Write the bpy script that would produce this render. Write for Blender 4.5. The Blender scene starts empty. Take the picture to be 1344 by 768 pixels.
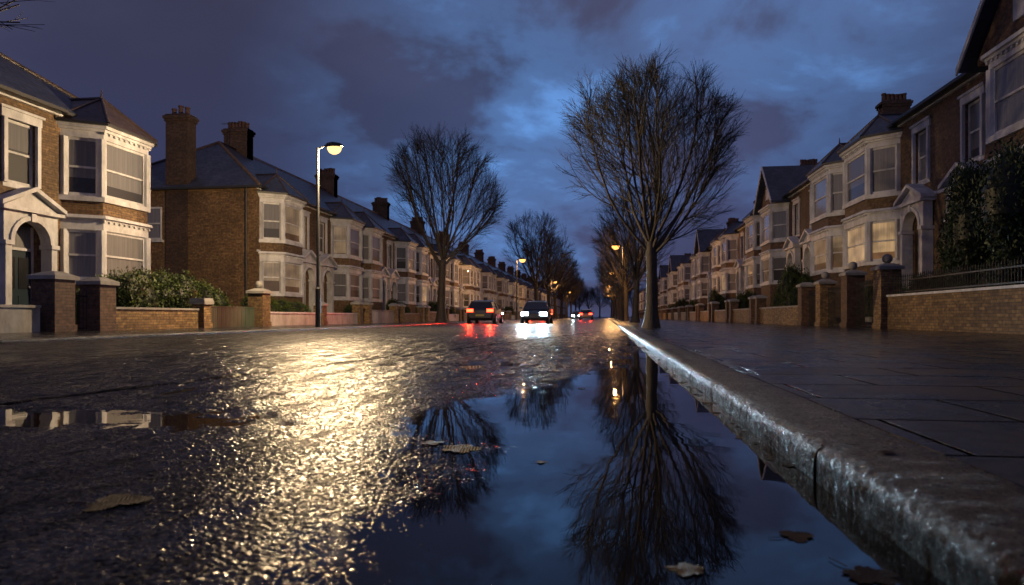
import bpy, math, random
import numpy as np
from mathutils import Vector, Matrix
random.seed(7); rng = np.random.default_rng(7)
scene = bpy.context.scene
COL = scene.collection
scene.view_settings.view_transform = 'Standard'
scene.view_settings.look = 'None'
scene.view_settings.exposure = 0
PT = .100   # pavement top

# ------------------------------------------------------------ materials
class N:
    def __init__(s, name):
        s.m = bpy.data.materials.new(name); s.m.use_nodes = True
        s.t = s.m.node_tree; s.t.nodes.clear()
        s.out = s.t.nodes.new('ShaderNodeOutputMaterial')
        s.b = s.t.nodes.new('ShaderNodeBsdfPrincipled')
        s.t.links.new(s.b.outputs[0], s.out.inputs[0])
    def n(s, typ, **kw):
        nd = s.t.nodes.new(typ)
        for k, v in kw.items():
            setattr(nd, k, v)
        return nd
    def l(s, a, b): s.t.links.new(a, b)
    def math(s, op, a, b=None, c=None):
        nd = s.n('ShaderNodeMath', operation=op)
        for i, q in enumerate((a, b, c)):
            if q is None: continue
            if isinstance(q, (int, float)): nd.inputs[i].default_value = q
            else: s.l(q, nd.inputs[i])
        return nd.outputs[0]
    def vmath(s, op, a, b=None, scale=None):
        nd = s.n('ShaderNodeVectorMath', operation=op)
        for i, q in enumerate((a, b)):
            if q is None: continue
            if isinstance(q, tuple): nd.inputs[i].default_value = q
            else: s.l(q, nd.inputs[i])
        if scale is not None:
            if isinstance(scale, (int, float)): nd.inputs['Scale'].default_value = scale
            else: s.l(scale, nd.inputs['Scale'])
        return nd.outputs[0]
    def noise(s, vec, scale, detail=3, rough=.5):
        nd = s.n('ShaderNodeTexNoise'); nd.inputs['Scale'].default_value = scale
        nd.inputs['Detail'].default_value = detail; nd.inputs['Roughness'].default_value = rough
        if vec is not None: s.l(vec, nd.inputs['Vector'])
        return nd.outputs['Fac']
    def map(s, vec, sc):
        mp = s.n('ShaderNodeMapping'); mp.inputs['Scale'].default_value = sc; s.l(vec, mp.inputs[0]); return mp.outputs[0]
    def rng(s, v, a, b, c, d):
        nd = s.n('ShaderNodeMapRange'); s.l(v, nd.inputs[0])
        for i, q in enumerate((a, b, c, d)): nd.inputs[i + 1].default_value = q
        return nd.outputs[0]
    def ramp(s, fac, stops):
        nd = s.n('ShaderNodeValToRGB'); e = nd.color_ramp.elements
        while len(e) < len(stops): e.new(.5)
        for el, (p, c) in zip(e, stops):
            el.position = p
            el.color = (c[0], c[1], c[2], 1) if not isinstance(c, (int, float)) else (c, c, c, 1)
        s.l(fac, nd.inputs[0]); return nd.outputs[0]
    def mix(s, fac, a, b, mode='MIX'):
        nd = s.n('ShaderNodeMix', data_type='RGBA', blend_type=mode)
        for i, q in ((0, fac), (6, a), (7, b)):
            if isinstance(q, (int, float)): nd.inputs[i].default_value = q if i == 0 else (q, q, q, 1)
            elif isinstance(q, tuple): nd.inputs[i].default_value = (*q, 1)
            else: s.l(q, nd.inputs[i])
        return nd.outputs[2]
    def bump(s, h, dist, strength=1, normal=None):
        nd = s.n('ShaderNodeBump'); nd.inputs['Distance'].default_value = dist
        nd.inputs['Strength'].default_value = strength
        s.l(h, nd.inputs['Height'])
        if normal: s.l(normal, nd.inputs['Normal'])
        return nd.outputs[0]
    def set(s, **kw):
        for k, v in kw.items():
            k = k.replace('_', ' ')
            i = s.b.inputs[k]
            if isinstance(v, (int, float)): i.default_value = v
            elif isinstance(v, tuple): i.default_value = (*v, 1)
            else: s.l(v, i)
        return s
    def pos(s): return s.n('ShaderNodeNewGeometry').outputs['Position']
    def obj(s): return s.n('ShaderNodeTexCoord').outputs['Object']
    def rnd(s): return s.n('ShaderNodeObjectInfo').outputs['Random']
    def wallvec(s, vs=1.0):
        g = s.n('ShaderNodeNewGeometry')
        c = s.n('ShaderNodeVectorMath', operation='CROSS_PRODUCT'); s.l(g.outputs['True Normal'], c.inputs[0]); c.inputs[1].default_value = (0, 0, 1)
        nn = s.n('ShaderNodeVectorMath', operation='NORMALIZE'); s.l(c.outputs[0], nn.inputs[0])
        d = s.n('ShaderNodeVectorMath', operation='DOT_PRODUCT'); s.l(nn.outputs[0], d.inputs[0]); s.l(g.outputs['Position'], d.inputs[1])
        sp = s.n('ShaderNodeSeparateXYZ'); s.l(g.outputs['Position'], sp.inputs[0])
        cb = s.n('ShaderNodeCombineXYZ'); s.l(d.outputs['Value'], cb.inputs[0]); s.l(s.math('MULTIPLY', sp.outputs[2], vs), cb.inputs[1])
        return cb.outputs[0]

def brick_tex(n, vec, w, h, mortar, c1, c2, cm, offset=.5):
    b = n.n('ShaderNodeTexBrick'); n.l(vec, b.inputs['Vector'])
    b.offset = offset
    b.inputs['Scale'].default_value = 1; b.inputs['Brick Width'].default_value = w; b.inputs['Row Height'].default_value = h
    b.inputs['Mortar Size'].default_value = mortar; b.inputs['Mortar Smooth'].default_value = .2; b.inputs['Bias'].default_value = 0
    b.inputs['Color1'].default_value = (*c1, 1); b.inputs['Color2'].default_value = (*c2, 1); b.inputs['Mortar'].default_value = (*cm, 1)
    return b

def mat_brick(name, c1, c2, cm):
    n = N(name); v = n.wallvec()
    b = brick_tex(n, v, .225, .075, .007, c1, c2, cm)
    p = n.pos()
    g = n.ramp(n.noise(p, .55, 4, .6), [(.3, .55), (.7, 1.15)])
    g2 = n.ramp(n.noise(v, 9, 2), [(.3, .55), (.7, 1.35)])
    c = n.mix(1, b.outputs['Color'], g, 'MULTIPLY'); c = n.mix(1, c, g2, 'MULTIPLY')
    r = n.ramp(n.rnd(), [(0, .75), (1, 1.15)]); c = n.mix(1, c, r, 'MULTIPLY')
    n.set(Base_Color=c, Roughness=.75, Normal=n.bump(n.math('SUBTRACT', 1, b.outputs['Fac']), .010, 1))
    return n.m
M = {}
M['brick'] = mat_brick('yellow_stock_brick', (.26, .155, .07), (.155, .087, .042), (.10, .08, .062))
M['brick2'] = mat_brick('red_brown_brick', (.20, .11, .064), (.125, .069, .043), (.09, .078, .065))
M['brick3'] = mat_brick('garden_wall_brick', (.40, .25, .10), (.19, .11, .05), (.11, .09, .07))
M['brickd'] = mat_brick('sooty_brick', (.11, .065, .042), (.07, .042, .03), (.055, .045, .04))

def mat_slate(name, c1, c2):
    n = N(name); v = n.wallvec(1.75)
    b = brick_tex(n, v, .28, .22, .006, c1, c2, (.012, .014, .02))
    g = n.ramp(n.noise(n.pos(), 1.2, 4), [(.3, .7), (.7, 1.3)])
    n.set(Base_Color=n.mix(1, b.outputs['Color'], g, 'MULTIPLY'), Roughness=n.ramp(n.noise(v, 5, 2), [(.3, .28), (.7, .5)]),
          Normal=n.bump(n.math('SUBTRACT', 1, b.outputs['Fac']), .012, .8))
    return n.m
M['slate'] = mat_slate('wet_slate', (.055, .065, .095), (.035, .042, .065))
M['tile'] = mat_slate('brown_tile', (.09, .06, .05), (.06, .042, .038))

def mat_paint(name, c, rough=.5, grime=.35):
    n = N(name); p = n.pos()
    g = n.ramp(n.noise(n.map(p, (1, 1, .5)), 2.2, 6, .68), [(.32, 1 - grime), (.62, 1.0)])
    n.set(Base_Color=n.mix(1, c, g, 'MULTIPLY'), Roughness=rough, Normal=n.bump(n.noise(p, 35, 2), .003, .5))
    return n.m
M['white'] = mat_paint('white_masonry_paint', (.66, .66, .69), .55, .45)
M['cream'] = mat_paint('cream_render', (.50, .48, .44), .6, .5)
M['stone'] = mat_paint('coping_stone', (.32, .31, .29), .6, .4)
M['door'] = mat_paint('door_paint', (.02, .035, .05), .3, .2)
M['iron'] = mat_paint('black_iron', (.008, .008, .009), .5, .2)
M['fence'] = mat_paint('fence_board', (.07, .085, .06), .6, .4)
M['pot'] = mat_paint('terracotta', (.12, .065, .045), .7, .4)
M['gutter'] = mat_paint('gutter_paint', (.03, .03, .032), .45, .2)
M['pole'] = mat_paint('dark_painted_steel', (.018, .020, .022), .6, .3)

def mat_pane(name, lit, strength=0.0, col=(1, .55, .2)):
    n = N(name); o = n.obj(); sp = n.n('ShaderNodeSeparateXYZ'); n.l(o, sp.inputs[0])
    f = n.noise(n.map(o, (1, 9, .25)), 2.2, 3, .6)
    folds = n.ramp(f, [(.3, .62), (.7, 1)])
    r = n.rnd(); h = n.math('MULTIPLY', r, 1.5)
    m = n.math('GREATER_THAN', sp.outputs[2], n.math('SUBTRACT', h, .35))
    cur = n.mix(1, n.mix(r, (.24, .24, .255), (.10, .10, .115)), folds, 'MULTIPLY')
    base = n.mix(m, (.018, .018, .022), cur)
    n.set(Base_Color=base, Roughness=.6, Coat_Weight=1.0, Coat_Roughness=.03)
    if lit:
        e = n.mix(1, n.mix(m, (.28, .2, .14), folds), col, 'MULTIPLY')
        g = n.ramp(n.noise(o, 1.3, 2), [(.3, .35), (.7, 1.3)])
        n.set(Emission_Color=n.mix(1, e, g, 'MULTIPLY'), Emission_Strength=strength)
    return n.m
M['pane'] = mat_pane('window_glass_curtain', False)
M['pane_lit'] = mat_pane('window_glass_lit', True, .55, (1, .62, .28))
M['pane_dim'] = mat_pane('window_glass_dim', True, .22, (1, .62, .30))

def mat_asphalt():
    n = N('wet_asphalt'); p = n.pos()
    v = n.n('ShaderNodeTexVoronoi'); v.inputs['Scale'].default_value = 90; n.l(p, v.inputs['Vector'])
    c = n.mix(n.ramp(v.outputs['Color'], [(.2, 0), (.8, 1)]), (.016, .0155, .015), (.10, .094, .086))
    patch = n.noise(p, .8, 4, .6)
    c = n.mix(1, c, n.ramp(patch, [(.35, .7), (.65, 1.2)]), 'MULTIPLY')
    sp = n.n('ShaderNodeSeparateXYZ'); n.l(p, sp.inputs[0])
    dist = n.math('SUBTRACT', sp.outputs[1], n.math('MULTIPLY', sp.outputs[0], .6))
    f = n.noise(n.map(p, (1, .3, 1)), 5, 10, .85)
    # sparkle map: wet film nearby, glints painted into gloss and colour farther off
    v2 = n.n('ShaderNodeTexVoronoi'); v2.inputs['Scale'].default_value = 34; n.l(n.map(p, (1, .11, 1)), v2.inputs['Vector'])
    cell = n.n('ShaderNodeSeparateColor'); n.l(v2.outputs['Color'], cell.inputs[0])
    grain = n.ramp(cell.outputs[0], [(.35, .02), (.95, 1)])
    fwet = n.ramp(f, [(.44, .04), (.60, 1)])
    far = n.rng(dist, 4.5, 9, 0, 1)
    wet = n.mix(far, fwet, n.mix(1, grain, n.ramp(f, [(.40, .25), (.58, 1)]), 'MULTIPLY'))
    c = n.mix(1, c, n.mix(far, (1, 1, 1), n.ramp(cell.outputs[1], [(0, .5), (1, 1.5)])), 'MULTIPLY')
    rough = n.math('ADD', n.ramp(f, [(.42, .30), (.60, .11)]), n.rng(dist, 5, 12, 0, .09))
    def facet(scale, ys, amt):
        w_ = n.n('ShaderNodeTexVoronoi'); w_.inputs['Scale'].default_value = scale; n.l(n.map(p, (1, ys, 1)), w_.inputs['Vector'])
        return n.vmath('SCALE', n.vmath('SUBTRACT', w_.outputs['Color'], (.5, .5, .5)), scale=amt)
    g = n.n('ShaderNodeNewGeometry')
    nn = n.vmath('ADD', g.outputs['Normal'], facet(120, 1, .18))
    nn = n.vmath('ADD', nn, facet(70, .5, n.rng(dist, 3, 7, 0, .80)))
    nn = n.vmath('ADD', nn, facet(44, .14, n.rng(dist, 5, 11, 0, .50)))
    nn = n.vmath('NORMALIZE', nn)
    nb = n.bump(n.noise(p, 170, 3, .6), .0010, .8, nn)
    # tar seam
    sx = n.math('ADD', sp.outputs[0], n.math('MULTIPLY_ADD', sp.outputs[1], -.16, 3.526))
    sx = n.math('ABSOLUTE', n.math('ADD', sx, n.math('MULTIPLY', n.math('SUBTRACT', n.noise(p, 2, 3), .5), .10)))
    seam = n.math('MULTIPLY', n.rng(sx, .035, .07, 1, 0), n.rng(sp.outputs[1], 26, 34, 1, 0))
    c = n.mix(seam, c, (.004, .004, .004))
    spec = n.math('MULTIPLY', wet, n.rng(dist, 4, 9, .50, .36))  # gloss cut with distance to dim the lamp's hot patch
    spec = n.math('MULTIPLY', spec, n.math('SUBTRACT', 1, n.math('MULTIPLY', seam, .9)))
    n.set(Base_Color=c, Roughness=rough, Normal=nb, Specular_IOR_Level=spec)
    return n.m
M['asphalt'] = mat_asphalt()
def mat_water():
    n = N('puddle_water'); p = n.pos()
    f = n.noise(p, 60, 6, .8)
    n.set(Base_Color=n.ramp(f, [(.35, (.006, .006, .007)), (.7, (.018, .016, .014))]), Roughness=n.ramp(n.noise(p, 3, 5, .7), [(.4, .012), (.65, .045)]), IOR=1.33, Specular_IOR_Level=.68,
          Normal=n.bump(n.noise(p, 3.5, 2), .0012, .5))
    return n.m
M['water'] = mat_water()
def mat_kerb():
    n = N('granite_kerb'); p = n.pos(); sp = n.n('ShaderNodeSeparateXYZ'); n.l(p, sp.inputs[0])
    v = n.n('ShaderNodeTexVoronoi'); v.inputs['Scale'].default_value = 200; n.l(p, v.inputs['Vector'])
    c = n.mix(n.ramp(v.outputs['Distance'], [(.25, 0), (.6, 1)]), (.014, .014, .0135), (.16, .148, .125))
    c = n.mix(1, c, n.ramp(n.noise(p, 6, 6, .75), [(.35, .3), (.68, 1.15)]), 'MULTIPLY')
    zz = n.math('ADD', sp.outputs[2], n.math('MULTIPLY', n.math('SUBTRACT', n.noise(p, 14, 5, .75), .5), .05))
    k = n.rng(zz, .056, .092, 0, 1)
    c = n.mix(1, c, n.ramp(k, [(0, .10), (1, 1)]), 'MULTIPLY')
    nb = n.bump(n.noise(p, 120, 7, .88), .014, 1)
    nb = n.bump(n.noise(p, 24, 4, .6), .010, .9, nb)
    n.set(Base_Color=c, Roughness=n.ramp(n.noise(p, 60, 4, .7), [(.42, .25), (.60, .7)]), Normal=nb, Specular_IOR_Level=n.ramp(k, [(0, .05), (1, .38)]))
    return n.m
M['kerb'] = mat_kerb()
def mat_pave():
    n = N('wet_paving_slabs'); p = n.pos()
    b = brick_tex(n, p, .92, .62, .010, (.036, .036, .040), (.018, .018, .022), (.003, .003, .003))
    c = n.mix(1, b.outputs['Color'], n.ramp(n.noise(p, 1.7, 6, .7), [(.3, .45), (.7, 1.3)]), 'MULTIPLY')
    f = n.noise(p, 9, 9, .82)
    nb = n.bump(f, .006, .9)
    nb = n.bump(n.noise(p, 1.6, 2), .015, .5, nb)
    nb = n.bump(n.math('SUBTRACT', 1, b.outputs['Fac']), .010, 1, nb)
    spec = n.math('MULTIPLY', n.ramp(f, [(.4, .15), (.6, .7)]), n.math('SUBTRACT', 1, b.outputs['Fac']))
    n.set(Base_Color=c, Roughness=n.ramp(n.noise(p, 2.5, 5, .7), [(.35, .10), (.65, .32)]), Normal=nb, Specular_IOR_Level=spec)
    return n.m
M['pave'] = mat_pave()
def mat_soil():
    n = N('damp_soil'); p = n.pos()
    n.set(Base_Color=n.ramp(n.noise(p, 6, 5, .7), [(.3, (.02, .018, .012)), (.7, (.05, .05, .03))]), Roughness=.8, Normal=n.bump(n.noise(p, 20, 4), .03, 1))
    return n.m
M['soil'] = mat_soil()
def mat_leafm(name, a, b):
    n = N(name); p = n.pos()
    c = n.mix(n.ramp(n.noise(p, 2.5, 2), [(.35, 0), (.65, 1)]), a, b)
    c = n.mix(1, c, n.ramp(n.noise(p, 30, 1), [(.3, .5), (.7, 1.4)]), 'MULTIPLY')
    n.set(Base_Color=c, Roughness=.5, Specular_IOR_Level=.3)
    return n.m
M['leaf'] = mat_leafm('hedge_leaf', (.024, .045, .012), (.08, .11, .022))
M['leafd'] = mat_leafm('dark_evergreen_leaf', (.014, .030, .012), (.038, .062, .022))
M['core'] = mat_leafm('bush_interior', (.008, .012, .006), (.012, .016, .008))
def mat_bark():
    n = N('tree_bark'); p = n.obj()
    f = n.noise(n.map(p, (1, 1, .25)), 14, 5, .7)
    n.set(Base_Color=n.ramp(f, [(.3, (.022, .018, .014)), (.7, (.095, .074, .053))]), Roughness=.65, Normal=n.bump(f, .03, .8))
    return n.m
M['bark'] = mat_bark()
def mat_twig():
    n = N('bare_twigs'); n.set(Base_Color=n.ramp(n.noise(n.obj(), 8, 2), [(.3, (.014, .012, .010)), (.7, (.030, .024, .018))]), Roughness=.6); return n.m
M['twig'] = mat_twig()
def mat_deadleaf():
    n = N('fallen_leaf_brown'); o = n.obj()
    w = n.n('ShaderNodeTexWave'); w.inputs['Scale'].default_value = 5; w.inputs['Distortion'].default_value = 3; n.l(o, w.inputs['Vector'])
    c = n.mix(n.rnd(), (.085, .048, .022), (.04, .024, .013))
    c = n.mix(1, c, n.ramp(n.noise(o, 14, 4, .7), [(.3, .4), (.7, 1.4)]), 'MULTIPLY')
    n.set(Base_Color=c, Roughness=.6, Specular_IOR_Level=.12, Normal=n.bump(w.outputs['Fac'], .004, .6)); return n.m
M['dead'] = mat_deadleaf()
def mat_emit(name, col, s):
    n = N(name); n.set(Base_Color=(0, 0, 0), Roughness=.6, Specular_IOR_Level=0)
    g = n.ramp(n.noise(n.obj(), 20, 1), [(.3, .85), (.7, 1.1)]); n.set(Emission_Color=n.mix(1, col, g, 'MULTIPLY'), Emission_Strength=s); return n.m
M['lens'] = mat_emit('lamp_lens', (1, .62, .24), 2.2)
M['lens_far'] = mat_emit('lamp_lens_orange', (1, .42, .10), 3.5)
M['head'] = mat_emit('headlight_glow', (.70, .90, 1), 80)
M['tail'] = mat_emit('tail_light_glow', (1, .03, .01), 20)
def mat_car(name, c):
    n = N(name); n.set(Base_Color=n.mix(1, c, n.ramp(n.noise(n.obj(), 6, 3), [(.3, .85), (.7, 1.1)]), 'MULTIPLY'), Metallic=.3, Roughness=.3, Coat_Weight=1.0, Coat_Roughness=.05); return n.m
M['car_dark'] = mat_car('dark_grey_car_paint', (.02, .022, .03))
M['car_silver'] = mat_car('silver_car_paint', (.12, .13, .15))
M['glass'] = mat_car('car_glass', (.01, .012, .015))
M['rubber'] = mat_paint('tyre_rubber', (.015, .015, .015), .7, .2)
M['rim'] = mat_car('wheel_rim', (.35, .35, .36))
M['plate'] = mat_paint('number_plate', (.30, .24, .05), .4, .2)

# ------------------------------------------------------------ mesh builder
class MB:
    def __init__(s): s.v = []; s.f = []; s.m = []; s.mats = []; s.sm = []
    def mi(s, m):
        if m not in s.mats: s.mats.append(m)
        return s.mats.index(m)
    def add(s, vs, fs, m, smooth=False):
        o = len(s.v); s.v.extend(vs); k = s.mi(m)
        for f in fs: s.f.append([i + o for i in f]); s.m.append(k); s.sm.append(smooth)
    def box(s, x0, x1, y0, y1, z0, z1, m, T=None):
        vs = [(x, y, z) for z in (z0, z1) for x, y in ((x0, y0), (x1, y0), (x1, y1), (x0, y1))]
        if T is not None: vs = [tuple(T @ Vector(v)) for v in vs]
        s.add(vs, [(0, 3, 2, 1), (4, 5, 6, 7), (0, 1, 5, 4), (1, 2, 6, 5), (2, 3, 7, 6), (3, 0, 4, 7)], m)
    def prism(s, poly, z0, z1, m, poly2=None):
        n = len(poly); p2 = poly2 or poly
        vs = [(x, y, z0) for x, y in poly] + [(x, y, z1) for x, y in p2]
        fs = [tuple(range(n - 1, -1, -1)), tuple(range(n, 2 * n))] + [(i, (i + 1) % n, n + (i + 1) % n, n + i) for i in range(n)]
        s.add(vs, fs, m)
    def extr_yz(s, poly, x0, x1, m):
        n = len(poly)
        vs = [(x0, y, z) for y, z in poly] + [(x1, y, z) for y, z in poly]
        fs = [tuple(range(n - 1, -1, -1)), tuple(range(n, 2 * n))] + [(i, (i + 1) % n, n + (i + 1) % n, n + i) for i in range(n)]
        s.add(vs, fs, m)
    def cyl(s, cx, cy, z0, z1, r0, r1, m, k=10, smooth=True):
        vs = []
        for z, r in ((z0, r0), (z1, r1)):
            for i in range(k):
                a = 2 * math.pi * i / k; vs.append((cx + r * math.cos(a), cy + r * math.sin(a), z))
        s.add(vs, [(i, (i + 1) % k, k + (i + 1) % k, k + i) for i in range(k)], m, smooth)
        s.add(vs, [tuple(range(k - 1, -1, -1)), tuple(range(k, 2 * k))], m)
    def tube(s, pts, rad, m, k=6, cap=False):
        vs = []; n = len(pts)
        for i, p in enumerate(pts):
            d = (pts[min(i + 1, n - 1)] - pts[max(i - 1, 0)])
            d = d.normalized() if d.length > 1e-9 else Vector((0, 0, 1))
            a = d.cross(Vector((.31, .95, .02)));
            if a.length < 1e-3: a = d.cross(Vector((1, 0, 0)))
            a.normalize(); b = d.cross(a)
            for j in range(k):
                t = 2 * math.pi * j / k
                q = p + (a * math.cos(t) + b * math.sin(t)) * rad[i]; vs.append((q.x, q.y, q.z))
        fs = []
        for i in range(n - 1):
            for j in range(k):
                j2 = (j + 1) % k
                fs.append((i * k + j, i * k + j2, (i + 1) * k + j2, (i + 1) * k + j))
        if cap: fs += [tuple(range(k)), tuple(range((n - 1) * k, n * k))]
        s.add(vs, fs, m, True)
    def merge(s, o, T):
        vs = [tuple(T @ Vector(v)) for v in o.v]; off = len(s.v); s.v.extend(vs)
        for f, m, sm in zip(o.f, o.m, o.sm): s.f.append([i + off for i in f]); s.m.append(s.mi(o.mats[m])); s.sm.append(sm)
    def mesh(s, name):
        me = bpy.data.meshes.new(name); me.from_pydata(s.v, [], s.f)
        for m in s.mats: me.materials.append(m)
        me.polygons.foreach_set('material_index', s.m)
        me.polygons.foreach_set('use_smooth', s.sm)
        me.update(); return me

def O(name, data, parent=None, loc=(0, 0, 0), rot=(0, 0, 0), scale=(1, 1, 1), **props):
    if isinstance(data, MB): data = data.mesh(name)
    ob = bpy.data.objects.new(name, data); COL.objects.link(ob)
    ob.location = loc; ob.rotation_euler = rot; ob.scale = scale
    if parent: ob.parent = parent
    for k, v in props.items(): ob[k] = v
    return ob

# ------------------------------------------------------------ ground, road
XK = .57
def vnoise(X, Y, scale, seed):
    r = np.random.default_rng(seed); T = r.random((256, 256))
    x = X * scale + 1000; y = Y * scale + 1000
    xi = np.floor(x).astype(int); yi = np.floor(y).astype(int); fx = x - xi; fy = y - yi
    fx = fx * fx * (3 - 2 * fx); fy = fy * fy * (3 - 2 * fy)
    a = T[xi % 256, yi % 256]; b = T[(xi + 1) % 256, yi % 256]; c = T[xi % 256, (yi + 1) % 256]; d = T[(xi + 1) % 256, (yi + 1) % 256]
    return (a * (1 - fx) + b * fx) * (1 - fy) + (c * (1 - fx) + d * fx) * fy - .5
def stones(X, Y, scale, seed, rough):
    r = np.random.default_rng(seed); S = 512
    JX, JY, H, GX, GY = r.random((S, S)), r.random((S, S)), r.random((S, S)), r.normal(size=(S, S)), r.normal(size=(S, S))
    x = X * scale + 5000; y = Y * scale + 5000; xi = np.floor(x).astype(np.int32); yi = np.floor(y).astype(np.int32)
    F1 = np.full(X.shape, 9.0); F2 = np.full(X.shape, 9.0); Hh = np.zeros(X.shape)
    for dx in (-1, 0, 1):
        for dy in (-1, 0, 1):
            a = (xi + dx) % S; b_ = (yi + dy) % S
            ex = x - (xi + dx + .15 + .7 * JX[a, b_]); ey = y - (yi + dy + .15 + .7 * JY[a, b_])
            d = np.sqrt(ex * ex + ey * ey)
            near = d < F1
            F2 = np.where(near, F1, np.minimum(F2, d))
            hh = .35 + .65 * H[a, b_] + rough * (GX[a, b_] * ex + GY[a, b_] * ey)
            Hh = np.where(near, hh, Hh); F1 = np.where(near, d, F1)
    e = np.clip((F2 - F1) / .35, 0, 1); e = e * (2 - e)
    return Hh * e
xs = list(np.arange(XK, -2.3, -.0042)); xs += list(np.arange(xs[-1] - .006, -5.2, -.0080)); st = .009
while xs[-1] > -9.2: st *= 1.06; xs.append(xs[-1] - st)
xs[-1] = -9.2; xs = np.array(xs[::-1])
ys = list(np.linspace(-6, .75, 14))
y = .75
while y < 420:
    dy = .0044 if y < 2.2 else (.0044 + (y - 2.2) * .0007 if y < 11 else .0106 * (y / 11) ** 2.6)
    y += dy; ys.append(y)
ys = np.array(ys)
X, Y = np.meshgrid(xs, ys)
Yn = [-6, .9, 1.15, 1.5, 1.72, 2.0, 2.2, 2.5, 2.8, 3.2, 3.5, 3.9, 4.8, 5.4, 6.2, 7.2, 10, 14]
Xb = [-.28, -.34, -.38, -.46, -.50, -.50, -.52, -.68, -.88, -.90, -.70, -.50, -.32, -.16, .05, .22, .36, .50]
xb = np.interp(Y, Yn, Xb)
wob = vnoise(X, Y, 2.2, 1) * .26 + vnoise(X, Y, 6, 2) * .16 + vnoise(X, Y, 17, 3) * .08
rag = np.clip((Y - 3.6) / 3, 0, 1)
wob2 = wob + rag * (vnoise(X, Y * .45, 4.5, 31) * .5 + vnoise(X, Y * .5, 12, 32) * .45 + vnoise(X, Y * .6, 30, 33) * .25)
t = xb - X + wob2 * .8
low = np.where(t > 0, np.minimum(t * .010, .0070), np.maximum(t * (.024 - .010 * rag), -.024 + .012 * rag))
pt = vnoise(X * 1.2, Y * .4, 2.0, 41) + vnoise(X, Y * .4, 7, 42) * .5
low = np.where((pt > .36) & (Y > 3.6) & (X > -3.2), np.minimum(low, .0070 - (pt - .36) * .05), low)
isl = ((X + .47) / .20) ** 2 + ((Y - 2.30) / .13) ** 2 + wob * 2
low = np.maximum(low, .001 - .003 * np.clip(isl, 0, 9))
# silt and grit gathered against the kerb
silt = np.exp(-((XK - X) / .05) ** 2) * (vnoise(X, Y, 5, 61) + .35)
low = np.where(Y > 1.9, np.maximum(low, -.02 + .030 * silt), low)
e = ((X + 2.72) / 1.0) ** 2 + ((Y - 2.72) / .27) ** 2 + wob * 2.4 + vnoise(X, Y, 9, 51) * 1.8 + vnoise(X, Y, 25, 52) * 1.1
low = np.minimum(low, np.clip((e - 1) * .005, -.008, .0070))
fadex = np.clip((X + 5.6) / .8, 0, 1); fadey = np.clip((18 - Y) / 5, 0, 1); fd = fadex * fadey
st1 = stones(X, Y, 86, 21, .34)
Z = low - .0030 + vnoise(X, Y, 3.1, 4) * .0022 + vnoise(X, Y, 11, 5) * .0012
Z += fd * (st1 * .0043) + (1 - fd) * .003
del st1
xr = -3.526 + Y * .16
dsm = X - xr - wob * .03
Z += (.004 * np.exp(-((dsm - .08) / .03) ** 2) - .006 * np.exp(-(dsm / .04) ** 2)) * (Y < 30)
Z += np.where(dsm < 0, .003, 0) * (Y < 30)
Z += .03 * np.clip((-4 - X) / 5, 0, 1)
nx, ny = len(xs), len(ys)
co = np.stack([X, Y, Z], -1).reshape(-1, 3).astype(np.float32)
idx = np.arange(nx * ny, dtype=np.int32).reshape(ny, nx)
q = np.stack([idx[:-1, :-1], idx[:-1, 1:], idx[1:, 1:], idx[1:, :-1]], -1).reshape(-1, 4)
me = bpy.data.meshes.new('road')
me.vertices.add(len(co)); me.vertices.foreach_set('co', co.ravel())
me.loops.add(q.size); me.loops.foreach_set('vertex_index', q.ravel())
me.polygons.add(len(q)); me.polygons.foreach_set('loop_start', np.arange(0, q.size, 4, dtype=np.int32)); me.polygons.foreach_set('loop_total', np.full(len(q), 4, dtype=np.int32))
me.polygons.foreach_set('use_smooth', np.ones(len(q), bool))
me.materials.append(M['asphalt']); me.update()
O('road', me, kind='structure')
b = MB(); b.add([(-4, -1, 0), (XK - .002, -1, 0), (XK - .002, 16, 0), (-4, 16, 0)], [(0, 1, 2, 3)], M['water'])
O('puddle_water', b, kind='structure')
b = MB(); b.add([(-1500, -300, -.06), (1500, -300, -.06), (1500, 3000, -.06), (-1500, 3000, -.06)], [(0, 1, 2, 3)], M['soil'])
O('ground', b, kind='structure')
b = MB(); b.box(XK + .285, 8.3, -6, 420, -.05, PT, M['pave']); O('pavement', b, kind='structure')
b = MB(); b.box(-13.0, -9.42, -6, 420, -.05, PT, M['pave']); O('pavement', b, kind='structure')
b = MB(); b.box(8.302, 30, -6, 420, -.05, .10, M['soil']); O('garden_ground', b, kind='structure')
b = MB(); b.box(-40, -13.002, -6, 420, -.05, .10, M['soil']); O('garden_ground', b, kind='structure')
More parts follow.
